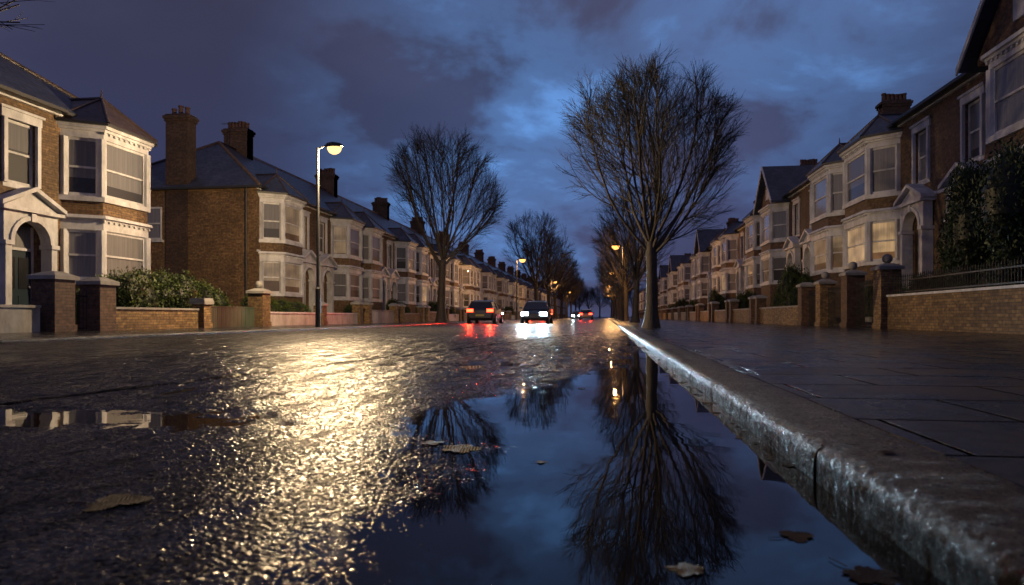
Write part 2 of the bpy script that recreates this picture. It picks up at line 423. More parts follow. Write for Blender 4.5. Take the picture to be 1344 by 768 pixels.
def kerb(x0, w, sgn):
    b = MB(); y = -6.3
    while y < 420:
        L = .92 if y < 40 else 7.3
        dz = random.uniform(-.002, .002); dx = random.uniform(-.003, .003)
        prof = [(0, -.06), (-.002, .03), (0, .060), (.002, .070), (.006, .078), (.012, .086), (.022, .093), (.036, .098), (.06, .100), (.10, .101), (.17, .101), (w - .01, .102), (w, .097), (w, -.06)]
        segs = 60 if y < 7 else (8 if y < 14 else 1)
        rings = []
        for i in range(segs + 1):
            t = i / segs; yy = y + .0015 + (L - .003) * t
            a = .0026 if segs > 1 else 0
            ed = .003 * (math.exp(-t * 60) + math.exp(-(1 - t) * 60)) if segs > 1 else 0
            wv = .003 * math.sin(yy * 9 + math.sin(yy * 23))
            rings.append([(x0 + sgn * (px + dx + random.uniform(-a, a) + (ed + wv if px < .06 else 0)), yy, pz + dz + random.uniform(-a, a) * .8 - (ed * .6 if pz > .07 else 0)) for px, pz in prof])
        vs = [p for r in rings for p in r]; k = len(prof); fs = []
        for i in range(segs):
            for j in range(k - 1):
                a = i * k + j; f = (a, a + 1, a + k + 1, a + k); fs.append(f if sgn > 0 else f[::-1])
        o = segs * k
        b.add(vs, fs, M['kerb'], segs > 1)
        b.add(vs, [tuple(range(k - 1, -1, -1)), tuple(range(o, o + k))], M['kerb'], False); y += L
    O('kerb', b, kind='structure')
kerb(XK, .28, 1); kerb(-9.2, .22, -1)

# ------------------------------------------------------------ houses
CACHE = {}
def win_meshes(w, h, pm, sill=True):
    key = (round(w, 2), round(h, 2), sill)
    if key not in CACHE:
        b = MB(); W = M['white']; t = .065
        b.box(-.05, .03, -w / 2, -w / 2 + t, 0, h, W); b.box(-.05, .03, w / 2 - t, w / 2, 0, h, W)
        b.box(-.05, .028, -w / 2 + t, w / 2 - t, h - .08, h, W); b.box(-.05, .028, -w / 2 + t, w / 2 - t, 0, .1, W)
        b.box(-.045, .022, -w / 2 + t, w / 2 - t, h * .5 - .03, h * .5 + .03, W)
        if sill: b.box(-.05, .14, -w / 2 - .1, w / 2 + .1, -.12, -.002, W)
        CACHE[key] = b
    kp = ('p', round(w, 2), round(h, 2), pm)
    if kp not in CACHE:
        p = MB(); t = .06
        p.add([(-.02, -w / 2 + t, .09), (-.02, w / 2 - t, .09), (-.02, w / 2 - t, h * .5), (-.02, -w / 2 + t, h * .5)], [(0, 1, 2, 3)], M[pm])
        p.add([(0, -w / 2 + t, h * .5), (0, w / 2 - t, h * .5), (0, w / 2 - t, h - .07), (0, -w / 2 + t, h - .07)], [(0, 1, 2, 3)], M[pm])
        CACHE[kp] = p
    return CACHE[key], CACHE[kp]
MCACHE = {}
def as_mesh(b, name):
    if id(b) not in MCACHE: MCACHE[id(b)] = b.mesh(name)
    return MCACHE[id(b)]

def chimney(x, y, z0, z1, lx, ly, pots=5, brick='brick'):
    b = MB(); B = M[brick]
    b.box(x - lx / 2, x + lx / 2, y - ly / 2, y + ly / 2, z0, z1 - .35, B)
    b.box(x - lx / 2 - .05, x + lx / 2 + .05, y - ly / 2 - .05, y + ly / 2 + .05, z1 - .35, z1 - .22, B)
    b.box(x - lx / 2 - .1, x + lx / 2 + .1, y - ly / 2 - .1, y + ly / 2 + .1, z1 - .22, z1 - .08, B)
    b.box(x - lx / 2 - .02, x + lx / 2 + .02, y - ly / 2 - .02, y + ly / 2 + .02, z1 - .08, z1, B)
    for i in range(pots):
        u = (i + .5) / pots - .5
        px, py = (x + u * lx * .9, y) if lx > ly else (x, y + u * ly * .9)
        hh = .28 + .16 * random.random()
        b.cyl(px, py, z1, z1 + hh, .12, .10, M['pot'], 8); b.cyl(px, py, z1 + hh, z1 + hh + .06, .13, .13, M['pot'], 8)
    return b

def make_house(side, Yw0, W, eaves, rd, rise, zs=0.0, bay='lo', bw=3.4, bs=.65, bp=.9, hip_lo=False, hip_hi=False, gable=False,
               brick='brick', lit=(), full=True, label='', xf=-16.5, aerial=False, bayroof='slate', group=None, chim=True, big_chim=False, doorcol='door'):
    if side == 'L': loc = (xf, Yw0, .1); rot = 0
    else:
        loc = (xf, Yw0 + W, .1); rot = math.pi
        bay = {'lo': 'hi', 'hi': 'lo'}[bay]; hip_lo, hip_hi = hip_hi, hip_lo
    P = O('terraced_house', None, loc=loc, rot=(0, 0, rot), label=label, category='house', group=group or 'terraced houses along the street')
    P.empty_display_size = .5
    D = rd * 2; B = M[brick]; Wm = M['white']
    g0, g1, f0, f1 = 1.5 + zs, 3.05 + zs, 4.1 + zs, 5.9 + zs
    if bay == 'lo': b0, b1 = .3, .3 + bw; dc = b1 + (W - b1) / 2 + .05
    else: b1 = W - .3; b0 = b1 - bw; dc = b0 / 2 - .05
    wall = MB()
    ops = [(dc - .55, dc + .55, zs + .2, zs + 2.95), (dc - .5, dc + .5, f0, f1)]
    yb = sorted({0.003, W - .003, *[o[0] for o in ops], *[o[1] for o in ops]}); zb = sorted({0, eaves, *[o[2] for o in ops], *[o[3] for o in ops]})
    for i in range(len(yb) - 1):
        for j in range(len(zb) - 1):
            cy, cz = (yb[i] + yb[i + 1]) / 2, (zb[j] + zb[j + 1]) / 2
            if any(o[0] < cy < o[1] and o[2] < cz < o[3] for o in ops): continue
            wall.add([(0, yb[i], zb[j]), (0, yb[i + 1], zb[j]), (0, yb[i + 1], zb[j + 1]), (0, yb[i], zb[j + 1])], [(0, 1, 2, 3)], B)
    for o in ops:
        a, c, d, e = o; r = -.2
        wall.add([(0, a, d), (0, c, d), (0, c, e), (0, a, e), (r, a, d), (r, c, d), (r, c, e), (r, a, e)],
                 [(0, 4, 5, 1), (1, 5, 6, 2), (2, 6, 7, 3), (3, 7, 4, 0)], B)
    for yy in (0.003, W - .003):
        hip = hip_lo if yy < 1 else hip_hi
        pts = [(0, yy, 0), (-D, yy, 0), (-D, yy, eaves), (0, yy, eaves)]
        if not hip: pts = [(0, yy, 0), (-D, yy, 0), (-D, yy, eaves), (-rd, yy, eaves + rise), (0, yy, eaves)]
        wall.add(pts, [tuple(range(len(pts)))], B)
    wall.add([(-D, 0, 0), (-D, W, 0), (-D, W, eaves), (-D, 0, eaves)], [(3, 2, 1, 0)], B)
    for ya, yb_ in ((0.01, b0 - .02), (b1 + .02, W - .01)):
        if yb_ - ya > .15:
            wall.box(.0, .05, ya, yb_, g1 + .42, g1 + .52, Wm)
            wall.box(.0, .10, ya, yb_, eaves - .30, eaves - .12, Wm)
    wall.box(0, .07, dc - .68, dc + .68, f1, f1 + .24, Wm)
    wall.box(0, .09, dc - .62, dc - .50, f0, f1, Wm); wall.box(0, .09, dc + .50, dc + .62, f0, f1, Wm)
    wall.box(.07, .12, dc - .74, dc + .74, f1 + .24, f1 + .31, Wm)
    bay_mb = MB()
    def poly(off):
        o = off; k = o * .45
        return [(-.0, b0 - o - .0), (bp + o, b0 + bs - k), (bp + o, b1 - bs + k), (0, b1 + o)]
    def pr(z0, z1, off, m, off2=None): bay_mb.prism(poly(off), z0, z1, m, poly(off2) if off2 is not None else None)
    pr(0, g0 - .14, 0, B); pr(g0 - .14, g0, .07, Wm)
    pr(g1, g1 + .30, .02, Wm); pr(g1 + .30, g1 + .36, .06, Wm); pr(g1 + .36, g1 + .46, .15, Wm, .12)
    pr(g1 + .46, f0 - .16, -.01, B); pr(f0 - .16, f0, .08, Wm)
    pr(f1, f1 + .22, .02, Wm); pr(f1 + .22, f1 + .30, .10, Wm); pr(f1 + .30, f1 + .40, .18, Wm)
    pl = poly(0)
    if full:
        for zz in (g1 + .24, f1 + .15):
            L = bw - 2 * bs; nd = int(L / .22)
            for i in range(nd + 1):
                yy = b0 + bs + L * i / nd
                bay_mb.box(bp + .015, bp + .075, yy - .04, yy + .04, zz, zz + .07, Wm)
    for (z0, z1) in ((g0, g1), (f0, f1)):
        for px, py in pl[1:3]: bay_mb.cyl(px - .07, py, z0, z1, .15, .15, Wm, 8, False)
        bay_mb.box(-.05, .12, b0 - .03, b0 + .17, z0, z1, Wm); bay_mb.box(-.05, .12, b1 - .17, b1 + .03, z0, z1, Wm)
    wins = []
    for lv, (z0, z1) in enumerate(((g0, g1), (f0, f1))):
        for k in range(3):
            a = Vector((*pl[k], 0)); c = Vector((*pl[k + 1], 0)); d = c - a; L = d.length
            nrm = Vector((d.y, -d.x, 0)).normalized(); mid = (a + c) / 2 - nrm * .07
            wins.append((mid.x, mid.y, z0, math.atan2(nrm.y, nrm.x), L - .24, z1 - z0, (lv, k), False))
    wins.append((-.12, dc, f0, 0, .998, f1 - f0, (1, 3), True))
    if full:
        for (x, yy, z, r, w, h, key, sill) in wins:
            pm = 'pane_lit' if key in lit else ('pane_dim' if ('d',) + key in lit else 'pane')
            fb, pb = win_meshes(w, h, pm, sill)
            wo = O('window', as_mesh(fb, 'window'), P, (x, yy, z), (0, 0, r))
            O('pane', as_mesh(pb, 'pane'), wo)
    else:
        for (x, yy, z, r, w, h, key, sill) in wins:
            pm = 'pane_lit' if key in lit else ('pane_dim' if ('d',) + key in lit else 'pane')
            fb, pb = win_meshes(w, h, pm, sill); T = Matrix.Translation((x, yy, z)) @ Matrix.Rotation(r, 4, 'Z')
            bay_mb.merge(fb, T); bay_mb.merge(pb, T)
    roof = MB(); S = M['slate']; t = rise / rd; oh = .3
    ze = eaves - oh * t + .06; zr = eaves + rise + .06
    ya, yb_ = (-.25 if hip_lo else .004), (W + .25 if hip_hi else W - .004)
    ra = rd - .2 if hip_lo else ya; rb = W - rd + .2 if hip_hi else yb_
    if rb < ra + .1: ra = rb = (ra + rb) / 2; rb = ra + .1
    vs = [(oh, ya, ze), (oh, yb_, ze), (-D - oh, yb_, ze), (-D - oh, ya, ze), (-rd, ra, zr), (-rd, rb, zr),
          (oh, ya, ze - .1), (oh, yb_, ze - .1), (-D - oh, yb_, ze - .1), (-D - oh, ya, ze - .1)]
    roof.add(vs, [(0, 1, 5, 4), (2, 3, 4, 5), (1, 2, 5), (3, 0, 4)], S)
    roof.add(vs, [(6, 7, 1, 0), (7, 8, 2, 1), (8, 9, 3, 2), (9, 6, 0, 3), (9, 8, 7, 6)], M['gutter'])
    roof.tube([Vector((-rd, ra, zr)), Vector((-rd, rb, zr))], [.1, .1], M['tile'], 6, True)
    if hip_lo:
        roof.tube([Vector((-rd, ra, zr)), Vector((oh, ya, ze))], [.09, .09], M['tile'], 6, True); roof.tube([Vector((-rd, ra, zr)), Vector((-D - oh, ya, ze))], [.09, .09], M['tile'], 6, True)
    if hip_hi:
        roof.tube([Vector((-rd, rb, zr)), Vector((oh, yb_, ze))], [.09, .09], M['tile'], 6, True); roof.tube([Vector((-rd, rb, zr)), Vector((-D - oh, yb_, ze))], [.09, .09], M['tile'], 6, True)
    for a, c in ((ya, b0 - .15), (b1 + .15, yb_)):
        if c - a > .1: roof.box(oh + .002, oh + .11, a, c, ze - .1, ze - .0, M['gutter'])
    zc = f1 + .402; BR = M[bayroof]; ym = (b0 + b1) / 2
    if not gable:
        p = poly(.26); ap = zc + 1.25
        bx = -rd * (ap - eaves) / rise - .3
        br = MB()
        hb = .08
        vs = [(x, yy, zc + hb) for x, yy in p] + [(.0, ym, ap), (bx, ym, ap), (-.6, p[0][1], zc + hb), (-.6, p[3][1], zc + hb)]
        br.add(vs, [(0, 1, 4), (1, 2, 4), (2, 3, 4), (0, 4, 5, 6), (3, 7, 5, 4)], BR)
        br.prism(p, zc, zc + hb, M['gutter'])
        for i in range(4): br.tube([Vector(vs[i]), Vector((0, ym, ap))], [.055, .055], M['tile'], 5)
        br.tube([Vector((0.03, ym, ap)), Vector((bx, ym, ap))], [.07, .07], M['tile'], 5, True)
        br.cyl(0, ym, ap, ap + .3, .04, .015, M['tile'], 6)
    else:
        br = MB(); hw = bw / 2 + .15; gh = hw * 1.15; z0 = zc
        br.extr_yz([(ym - hw + .1, z0), (ym + hw - .1, z0), (ym + hw - .1, z0 + .15), (ym, z0 + gh - .1), (ym - hw + .1, z0 + .15)], .35, bp * .85, B)
        for sg in (-1, 1):
            e0 = (bp + .2, ym + sg * (hw + .25), z0 - .05); e1 = (bp + .2, ym, z0 + gh)
            bx = -rd - .0
            q0 = [e0, e1, (bx, ym, z0 + gh), (bx * .8, ym + sg * (hw + .25), z0 - .05)]
            q1 = [(x, yy, z + .12) for x, yy, z in q0]
            br.add(q0 + q1, [(0, 1, 2, 3), (7, 6, 5, 4), (4, 5, 1, 0), (5, 6, 2, 1), (6, 7, 3, 2), (7, 4, 0, 3)], BR)
            w0 = [(bp + .21, ym + sg * (hw + .27), z0 - .12), (bp + .21, ym, z0 + gh - .07), (bp + .21, ym, z0 + gh + .14), (bp + .21, ym + sg * (hw + .27), z0 + .09)]
            w1 = [(x + .05, yy, z) for x, yy, z in w0]
            br.add(w0 + w1, [(0, 1, 2, 3), (7, 6, 5, 4), (4, 5, 1, 0), (6, 7, 3, 2)], Wm)
        br.box(bp * .85, bp * .85 + .05, ym - .35, ym + .35, z0 + .5, z0 + 1.2, Wm)
    po = MB(); zb0 = zs + .12; sp = zs + 2.45; R0 = .62
    for sgn in (-1, 1):
        yy = dc + sgn * .78
        po.box(.0, .42, yy - .13, yy + .13, zb0 if zs == 0 else 0, zs + .45, Wm)
        po.box(.02, .38, yy - .10, yy + .10, zs + .45, sp - .12, Wm)
        po.box(.0, .43, yy - .145, yy + .145, sp - .12, sp, Wm)
    na = 14; arc = [(dc + R0 * math.cos(math.pi * i / na), sp + R0 * math.sin(math.pi * i / na)) for i in range(na + 1)]
    top = sp + R0 + .22
    out = [(dc + .92, sp)] + [(min(dc + .92, max(dc - .92, dc + (a[0] - dc) * 1.9)), top) for a in arc[1:-1]] + [(dc - .92, sp)]
    for i in range(na):
        a, c = arc[i], arc[i + 1]; d, e = out[i], out[i + 1]
        if i == 0: pg = [a, (dc + .92, sp), (dc + .92, top), e, c]
        elif i == na - 1: pg = [a, d, (dc - .92, top), (dc - .92, sp), c]
        else: pg = [a, d, e, c]
        pg2 = []
        for p_ in pg:
            if not pg2 or (abs(pg2[-1][0] - p_[0]) + abs(pg2[-1][1] - p_[1])) > 1e-5: pg2.append(p_)
        po.extr_yz(pg2, .06, .36, Wm)
        a2 = (dc + (a[0] - dc) * 1.2, sp + (a[1] - sp) * 1.2); c2 = (dc + (c[0] - dc) * 1.2, sp + (c[1] - sp) * 1.2)
        po.extr_yz([a, a2, c2, c], .36, .41, Wm)
    po.box(.0, .50, dc - 1.05, dc + 1.05, top, top + .1, Wm)
    pk = top + .1 + .52
    po.extr_yz([(dc - .95, top + .1), (dc + .95, top + .1), (dc, pk - .04)], .04, .36, Wm)
    for sgn in (-1, 1):
        pg = [(dc + sgn * 1.1, top + .1), (dc, pk), (dc, pk + .12), (dc + sgn * 1.1, top + .22)]
        po.extr_yz(pg if sgn > 0 else pg[::-1], .0, .52, Wm)
    po.box(.36, .44, dc - .08, dc + .08, sp + R0 - .03, sp + R0 + .2, Wm)
    n = max(1, int(round(zs / .17)) + 1)
    for i in range(n):
        po.box(-.2 if i == 0 else .42 + (i - 1) * .28, .42 + i * .28, dc - .6 - .002 * i, dc + .6 + .002 * i, 0, zs + .2 - i * (zs + .2) / n, M['stone'])
    door = MB(); DM = M[doorcol]
    door.box(-.19, -.14, dc - .5, dc + .5, zs + .2, zs + 2.25, DM)
    for yy0, yy1 in ((dc - .42, dc - .06), (dc + .06, dc + .42)):
        door.box(-.14, -.125, yy0, yy1, zs + .4, zs + .95, DM); door.box(-.14, -.125, yy0, yy1, zs + 1.15, zs + 2.05, M['glass'])
    door.box(-.20, -.10, dc - .55, dc - .5, zs + .2, zs + 2.95, Wm); door.box(-.20, -.10, dc + .5, dc + .55, zs + .2, zs + 2.95, Wm)
    door.box(-.20, -.10, dc - .5, dc + .5, zs + 2.25, zs + 2.33, Wm)
    door.box(-.18, -.15, dc - .5, dc + .5, zs + 2.33, zs + 2.95, M['pane_dim'] if lit else M['pane'])
    ch = chimney(-rd, W - .02 if bay == 'lo' else .02, eaves + rise - 1.0, eaves + rise + 1.3, 1.4, .7, 6, 'brickd') if chim else None
    if full:
        O('wall', wall, P); ro = O('roof', roof, P); O('bay_window', bay_mb, P); O('bay_roof', br, P); O('porch', po, P)
        do = O('door', door, P)
        hb_ = MB(); hb_.cyl(-.10, dc + .40, zs + 1.18, zs + 1.24, .03, .03, M['rim'], 8); O('handle', hb_, do)
        if ch: O('chimney', ch, ro)
        if big_chim:
            c2 = chimney(-4.1, .3, 0.2, eaves + 3.45, 1.15, .7, 3, 'brickd'); O('chimney', c2, ro)
            fb, pb = win_meshes(1.0, 1.6, 'pane', True)
            wo = O('window', as_mesh(fb, 'window'), P, (-5.4, -.02, f0), (0, 0, -math.pi / 2)); O('pane', as_mesh(pb, 'pane'), wo)
            dp = MB(); dp.cyl(-.5, -.06, 0.1, eaves - .2, .05, .05, M['gutter'], 8); O('drainpipe', dp, P)
        if aerial:
            a = MB(); zt = eaves + rise
            a.tube([Vector((-rd, W * .85, zt - .1)), Vector((-rd, W * .85, zt + 1.5))], [.02, .015], M['pole'], 5, True)
            a.tube([Vector((-rd - .45, W * .85, zt + 1.38)), Vector((-rd + .45, W * .85, zt + 1.44))], [.012, .012], M['pole'], 4, True)
            for i in range(6):
                xx = -rd - .4 + i * .16
                a.tube([Vector((xx, W * .85 - .2, zt + 1.39 + i * .01)), Vector((xx, W * .85 + .2, zt + 1.39 + i * .01))], [.008, .008], M['pole'], 4, True)
            O('aerial', a, ro)
    else:
        I = Matrix.Identity(4)
        for o in (bay_mb, po, door): wall.merge(o, I)
        roof.merge(br, I)
        if ch: roof.merge(ch, I)
        O('wall', wall, P); O('roof', roof, P)
    return P

LH = 'brick terraced house with white painted two-storey bay and arched porch'
make_house('L', 16.0, 6.5, 6.75, 4.5, 3.1, bay='hi', hip_hi=True, lit=(), label='brown brick end-of-terrace house with hipped slate roof and white bay', chim=False, bayroof='tile')
y = 30.6
k = 0
random.seed(3)
while y < 265:
    lit = set()
    if k == 0: lit = {('d', 0, 0), ('d', 0, 1), ('d', 0, 2), ('d', 1, 1)}
    elif random.random() < .6: lit.add(random.choice([('d', 0, 1), ('d', 1, 1), ('d', 0, 0), ('d', 1, 0), (0, 1)]))
    make_house('L', y, 6.3, 6.75, 4.5, 3.1, bay='lo' if k % 2 == 0 else 'hi', hip_lo=(k == 0), lit=lit, full=y < 95,
               label='yellow brick end house with tall side chimney and hipped slate roof' if k == 0 else LH, big_chim=(k == 0), aerial=k in (0, 2), brick='brick' if k % 5 != 3 else 'brick2')
    y += 6.3; k += 1
y = 16.1; k = 0
RH = 'brown brick terraced house with white bay windows and raised entrance steps'
while y < 265:
    lit = set()
    if k == 1: lit = {(0, 0), (0, 1), (0, 2)}
    elif k == 2: lit = {('d', 0, 1), (0, 0), ('d', 0, 2)}
    elif random.random() < .6: lit.add(random.choice([('d', 0, 1), ('d', 1, 1), (0, 1), ('d', 0, 0)]))
    gb = k in (0, 3, 7, 11, 14)
    make_house('R', y, 7.9, 7.8, 4.6, 3.0, zs=1.0, bay='lo' if k % 2 == 0 else 'hi', bw=4.1, bs=.8, lit=lit, full=y < 95, xf=11.0, gable=gb, brick='brick2' if k % 4 != 1 else 'brick',
               label=('brown brick terraced house with steep gable over white bay' if gb else RH) if k != 1 else 'brown brick terraced house with warmly lit ground floor bay', aerial=(k == 1), bayroof='slate')
    y += 7.9; k += 1

# ------------------------------------------------------------ boundary walls
def gwall(x, y0, y1, h, mat, cop='stone', thick=.24, label='low brick garden wall with stone coping'):
    P = O('garden_wall', None, loc=(x, y0, PT), label=label, category='garden wall', group='garden walls along the pavements')
    b = MB(); b.box(-thick / 2, thick / 2, 0, y1 - y0, 0, h - .06, M[mat]); O('wall', b, P)
    b = MB(); b.box(-thick / 2 - .035, thick / 2 + .035, 0, y1 - y0, h - .06, h, M[cop]); O('coping', b, P)
def pillar(x, y, w, h, mat='brick3', cap='stone', top='pyramid', label='square brick gate pillar with stone cap'):
    P = O('gate_pillar', None, loc=(x, y, PT), label=label, category='gate pillar', group='gate pillars along the pavements')
    b = MB(); b.box(-w / 2, w / 2, -w / 2, w / 2, 0, h - .14, M[mat]); b.box(-w / 2 - .03, w / 2 + .03, -w / 2 - .03, w / 2 + .03, 0, .16, M[mat]); O('post', b, P)
    c = MB(); a = w / 2 + .06; sq = lambda r: [(-r, -r), (r, -r), (r, r), (-r, r)]
    c.prism(sq(a), h - .14, h - .05, M[cap]); c.prism(sq(a), h - .05, h + .06, M[cap], sq(a * .35 if top != 'flat' else a * .9)); O('cap', c, P)
    if top == 'ball':
        c = MB(); r = .15
        for i in range(6):
            t0 = math.pi * i / 6; t1 = math.pi * (i + 1) / 6
            c.cyl(0, 0, h + .2 - r * math.cos(t0), h + .2 - r * math.cos(t1), r * math.sin(t0) + .001, r * math.sin(t1) + .001, M[cap], 12)
        O('finial', c, P)
def railing(x, y0, y1, z0, h, name='iron_railing', label='black iron railing above brick garden wall', cat='railing'):
    P = O(name, None, loc=(x, y0, z0), label=label, category=cat, group=name.replace('_', ' ') + 's along the pavements')
    b = MB(); L = y1 - y0
    b.box(-.015, .015, 0, L, .05, .08, M['iron']); b.box(-.015, .015, 0, L, h - .14, h - .11, M['iron'])
    O('rail', b, P)
    n = int(L / .115); b = MB()
    for i in range(n + 1):
        yy = L * i / n; b.cyl(0, yy, 0, h - .03, .010, .010, M['iron'], 5); b.cyl(0, yy, h - .03, h + .06, .02, .002, M['iron'], 5)
    O('bars', b, P)
XL = -13.0
gwall(XL - .15, 8, 14.2, .62, 'cream', 'cream', .3, 'low cream rendered garden wall')
pillar(XL - .1, 14.7, .62, 1.38, 'brick2')
railing(XL - .1, 15.05, 15.75, PT, 1.0, 'iron_gate', 'black iron garden gate', 'gate')
pillar(XL - .1, 16.15, .58, 1.32, 'brick2')
gwall(XL - .12, 16.45, 20.4, .62, 'brick3')
pillar(XL - .1, 20.75, .42, .9, top='flat')
P = O('board_fence', None, loc=(XL - .1, 21.0, PT), label='low green board fence between brick pillars', category='fence')
b = MB()
for i in range(24): b.box(-.012 + .003 * (i % 2), .012 + .003 * (i % 2), i * .13, i * .13 + .122, 0, .68, M['fence'])
O('boards', b, P); b = MB(); b.box(-.03, .03, 0, 3.1, .68, .72, M['fence']); O('rail', b, P)
pillar(XL - .1, 24.5, .6, 1.38, top='ball')
gwall(XL - .12, 24.85, 29.8, .55, 'cream', 'white', .28, 'low white rendered garden wall')
pillar(XL - .1, 30.1, .45, 1.0)
gwall(XL - .12, 30.4, 34.6, .55, 'cream', 'white', .28, 'low white rendered garden wall')
y = 34.9; k = 0
while y < 200:
    pillar(XL - .1, y, .45, 1.15, top='pyramid'); pillar(XL - .1, y + 1.4, .45, 1.15, top='pyramid')
    gwall(XL - .12, y + 1.65, y + 6.05, .6 if k % 2 else .75, 'brick3' if k % 3 else 'cream')
    y += 6.3; k += 1
XR = 8.3
gwall(XR + .12, 9, 21.55, 1.0, 'brick3', 'white', .3, 'yellow brick garden wall with white coping and railings')
railing(XR + .12, 9.2, 21.5, PT + 1.0, .52)
pillar(XR + .1, 21.9, .58, 1.9, 'brick3', top='ball', label='tall brick gate pillar with ball finial')
railing(XR + .1, 22.25, 24.4, PT, 1.5, 'iron_gate', 'tall black iron garden gate', 'gate')
pillar(XR + .1, 24.8, .58, 1.9, 'brick2', top='ball', label='tall brick gate pillar with ball finial')
railing(XR + .1, 25.1, 27.4, PT, 1.4, label='black iron railing between brick pillars')
pillar(XR + .1, 27.75, .56, 1.75, 'brick3', top='ball', label='tall brick gate pillar with ball finial')
railing(XR + .1, 28.05, 29.9, PT, 1.4, 'iron_gate', 'tall black iron garden gate', 'gate')
pillar(XR + .1, 30.25, .56, 1.75, 'brick2', top='pyramid')
gwall(XR + .12, 30.55, 38.6, .85, 'brick3', 'stone')
y = 38.9; k = 0
while y < 200:
    pillar(XR + .1, y, .5, 1.5, 'brick2'); pillar(XR + .1, y + 1.5, .5, 1.5, 'brick2')
    gwall(XR + .12, y + 1.8, y + 7.6, .85, 'brick3'); y += 7.9; k += 1

# ------------------------------------------------------------ bushes
def bush_mesh(name, seed, nleaf, leaf, ls, compact=1.0):
    r = np.random.default_rng(seed)
    nb = 14
    cs = r.normal(size=(nb, 3)) * np.array([.36, .36, .33]) * compact; cs = np.clip(cs, -.6, .6); cs[:, 2] = np.abs(cs[:, 2]) * .9 + .4
    rs = r.uniform(.34, .52, nb)
    pick = r.integers(0, nb, nleaf); d = r.normal(size=(nleaf, 3)); d /= np.linalg.norm(d, axis=1)[:, None]
    p = cs[pick] + d * (rs[pick] * (.74 + .34 * r.random(nleaf) ** 1.5))[:, None]
    p[:, 2] = np.maximum(p[:, 2], .02 + .1 * r.random(nleaf))
    a = r.normal(size=(nleaf, 3)) + d * .3; a /= np.linalg.norm(a, axis=1)[:, None]
    b = np.cross(a, r.normal(size=(nleaf, 3))); b /= np.linalg.norm(b, axis=1)[:, None]
    s = (ls * (.6 + .8 * r.random(nleaf)))[:, None]
    v = np.stack([p - a * s, p + b * s * .42, p + a * s, p - b * s * .42], 1).reshape(-1, 3)
    mb = MB(); mb.add([tuple(x) for x in v], [(4 * i, 4 * i + 1, 4 * i + 2, 4 * i + 3) for i in range(nleaf)], M[leaf])
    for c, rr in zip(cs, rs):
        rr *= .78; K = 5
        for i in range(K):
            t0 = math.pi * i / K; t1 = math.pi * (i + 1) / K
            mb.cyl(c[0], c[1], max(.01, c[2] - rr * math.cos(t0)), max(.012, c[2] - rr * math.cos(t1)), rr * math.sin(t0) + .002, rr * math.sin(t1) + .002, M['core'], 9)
    return mb.mesh(name)
BM = [bush_mesh('bush', 11, 18000, 'leaf', .032), bush_mesh('bush', 12, 18000, 'leaf', .032), bush_mesh('bush', 13, 26000, 'leafd', .028)]
def bush(i, x, y, sx, sy, sz, z=.1, label='leafy green garden bush', rz=0):
    O('bush', BM[i], None, (x, y, z), (0, 0, rz), (sx, sy, sz), label=label, category='bush', group='garden bushes behind the walls')
bush(0, -14.2, 18.6, .9, 1.5, 1.6, label='rounded green hedge bush behind brick wall')
bush(1, -14.4, 20.6, .9, 1.3, 1.55, label='rounded green hedge bush behind brick wall')
bush(0, -14.9, 23.2, 1.1, 1.3, 1.6, rz=2)
bush(1, -14.2, 26.8, .8, 1.3, 1.1, rz=1); bush(0, -14.1, 29.0, .8, 1.1, 1.0, rz=3)
bush(1, -14.2, 17.3, .5, .6, .9, rz=2); bush(1, -14.4, 13.0, .8, 1.0, .9, rz=2)
for i, yy in enumerate((38.5, 46, 58, 71, 83, 96)): bush(i % 2, -14.3, yy, .8, 1.4, 1.1 + .2 * (i % 3), rz=i)
SL = 'tall dark evergreen shrub behind iron railings'
bush(2, 9.55, 19.5, 1.2, 1.2, 1.7, z=1.2, label=SL); bush(2, 9.7, 19.0, .95, .95, 1.6, z=.1, label=SL, rz=2.2)
bush(2, 9.5, 17.8, 1.3, 1.3, 2.4, z=1.4, label=SL, rz=1); bush(2, 9.7, 16.9, .95, .95, 1.6, z=.1, label=SL, rz=3.)
bush(2, 9.55, 15.8, 1.3, 1.3, 2.3, z=1.3, label=SL, rz=4)
for yy in (12, 13.6, 20.6): bush(2, 9.35, yy, .7, .9, 1.3, z=.1, label='dark clipped shrub behind garden wall', rz=yy)
bush(1, 9.5, 35.5, 1.0, 1.0, 2.4, label='large green shrub above brick garden wall', rz=.4)
bush(0, 9.5, 37.6, 1.0, 1.0, 2.0, label='large green shrub above brick garden wall', rz=2.4)
bush(2, 9.5, 33.4, .9, .9, 1.5, label='large green shrub above brick garden wall', rz=1.4)
for i, yy in enumerate((47.5, 60, 75, 88, 104)): bush(i % 2, 9.5, yy, .9, .9, 1.9 + .3 * (i % 2), rz=i)
bush(0, 9.6, 23.5, .4, .5, 1.2); bush(1, 9.6, 26.2, .5, .7, 1.3)

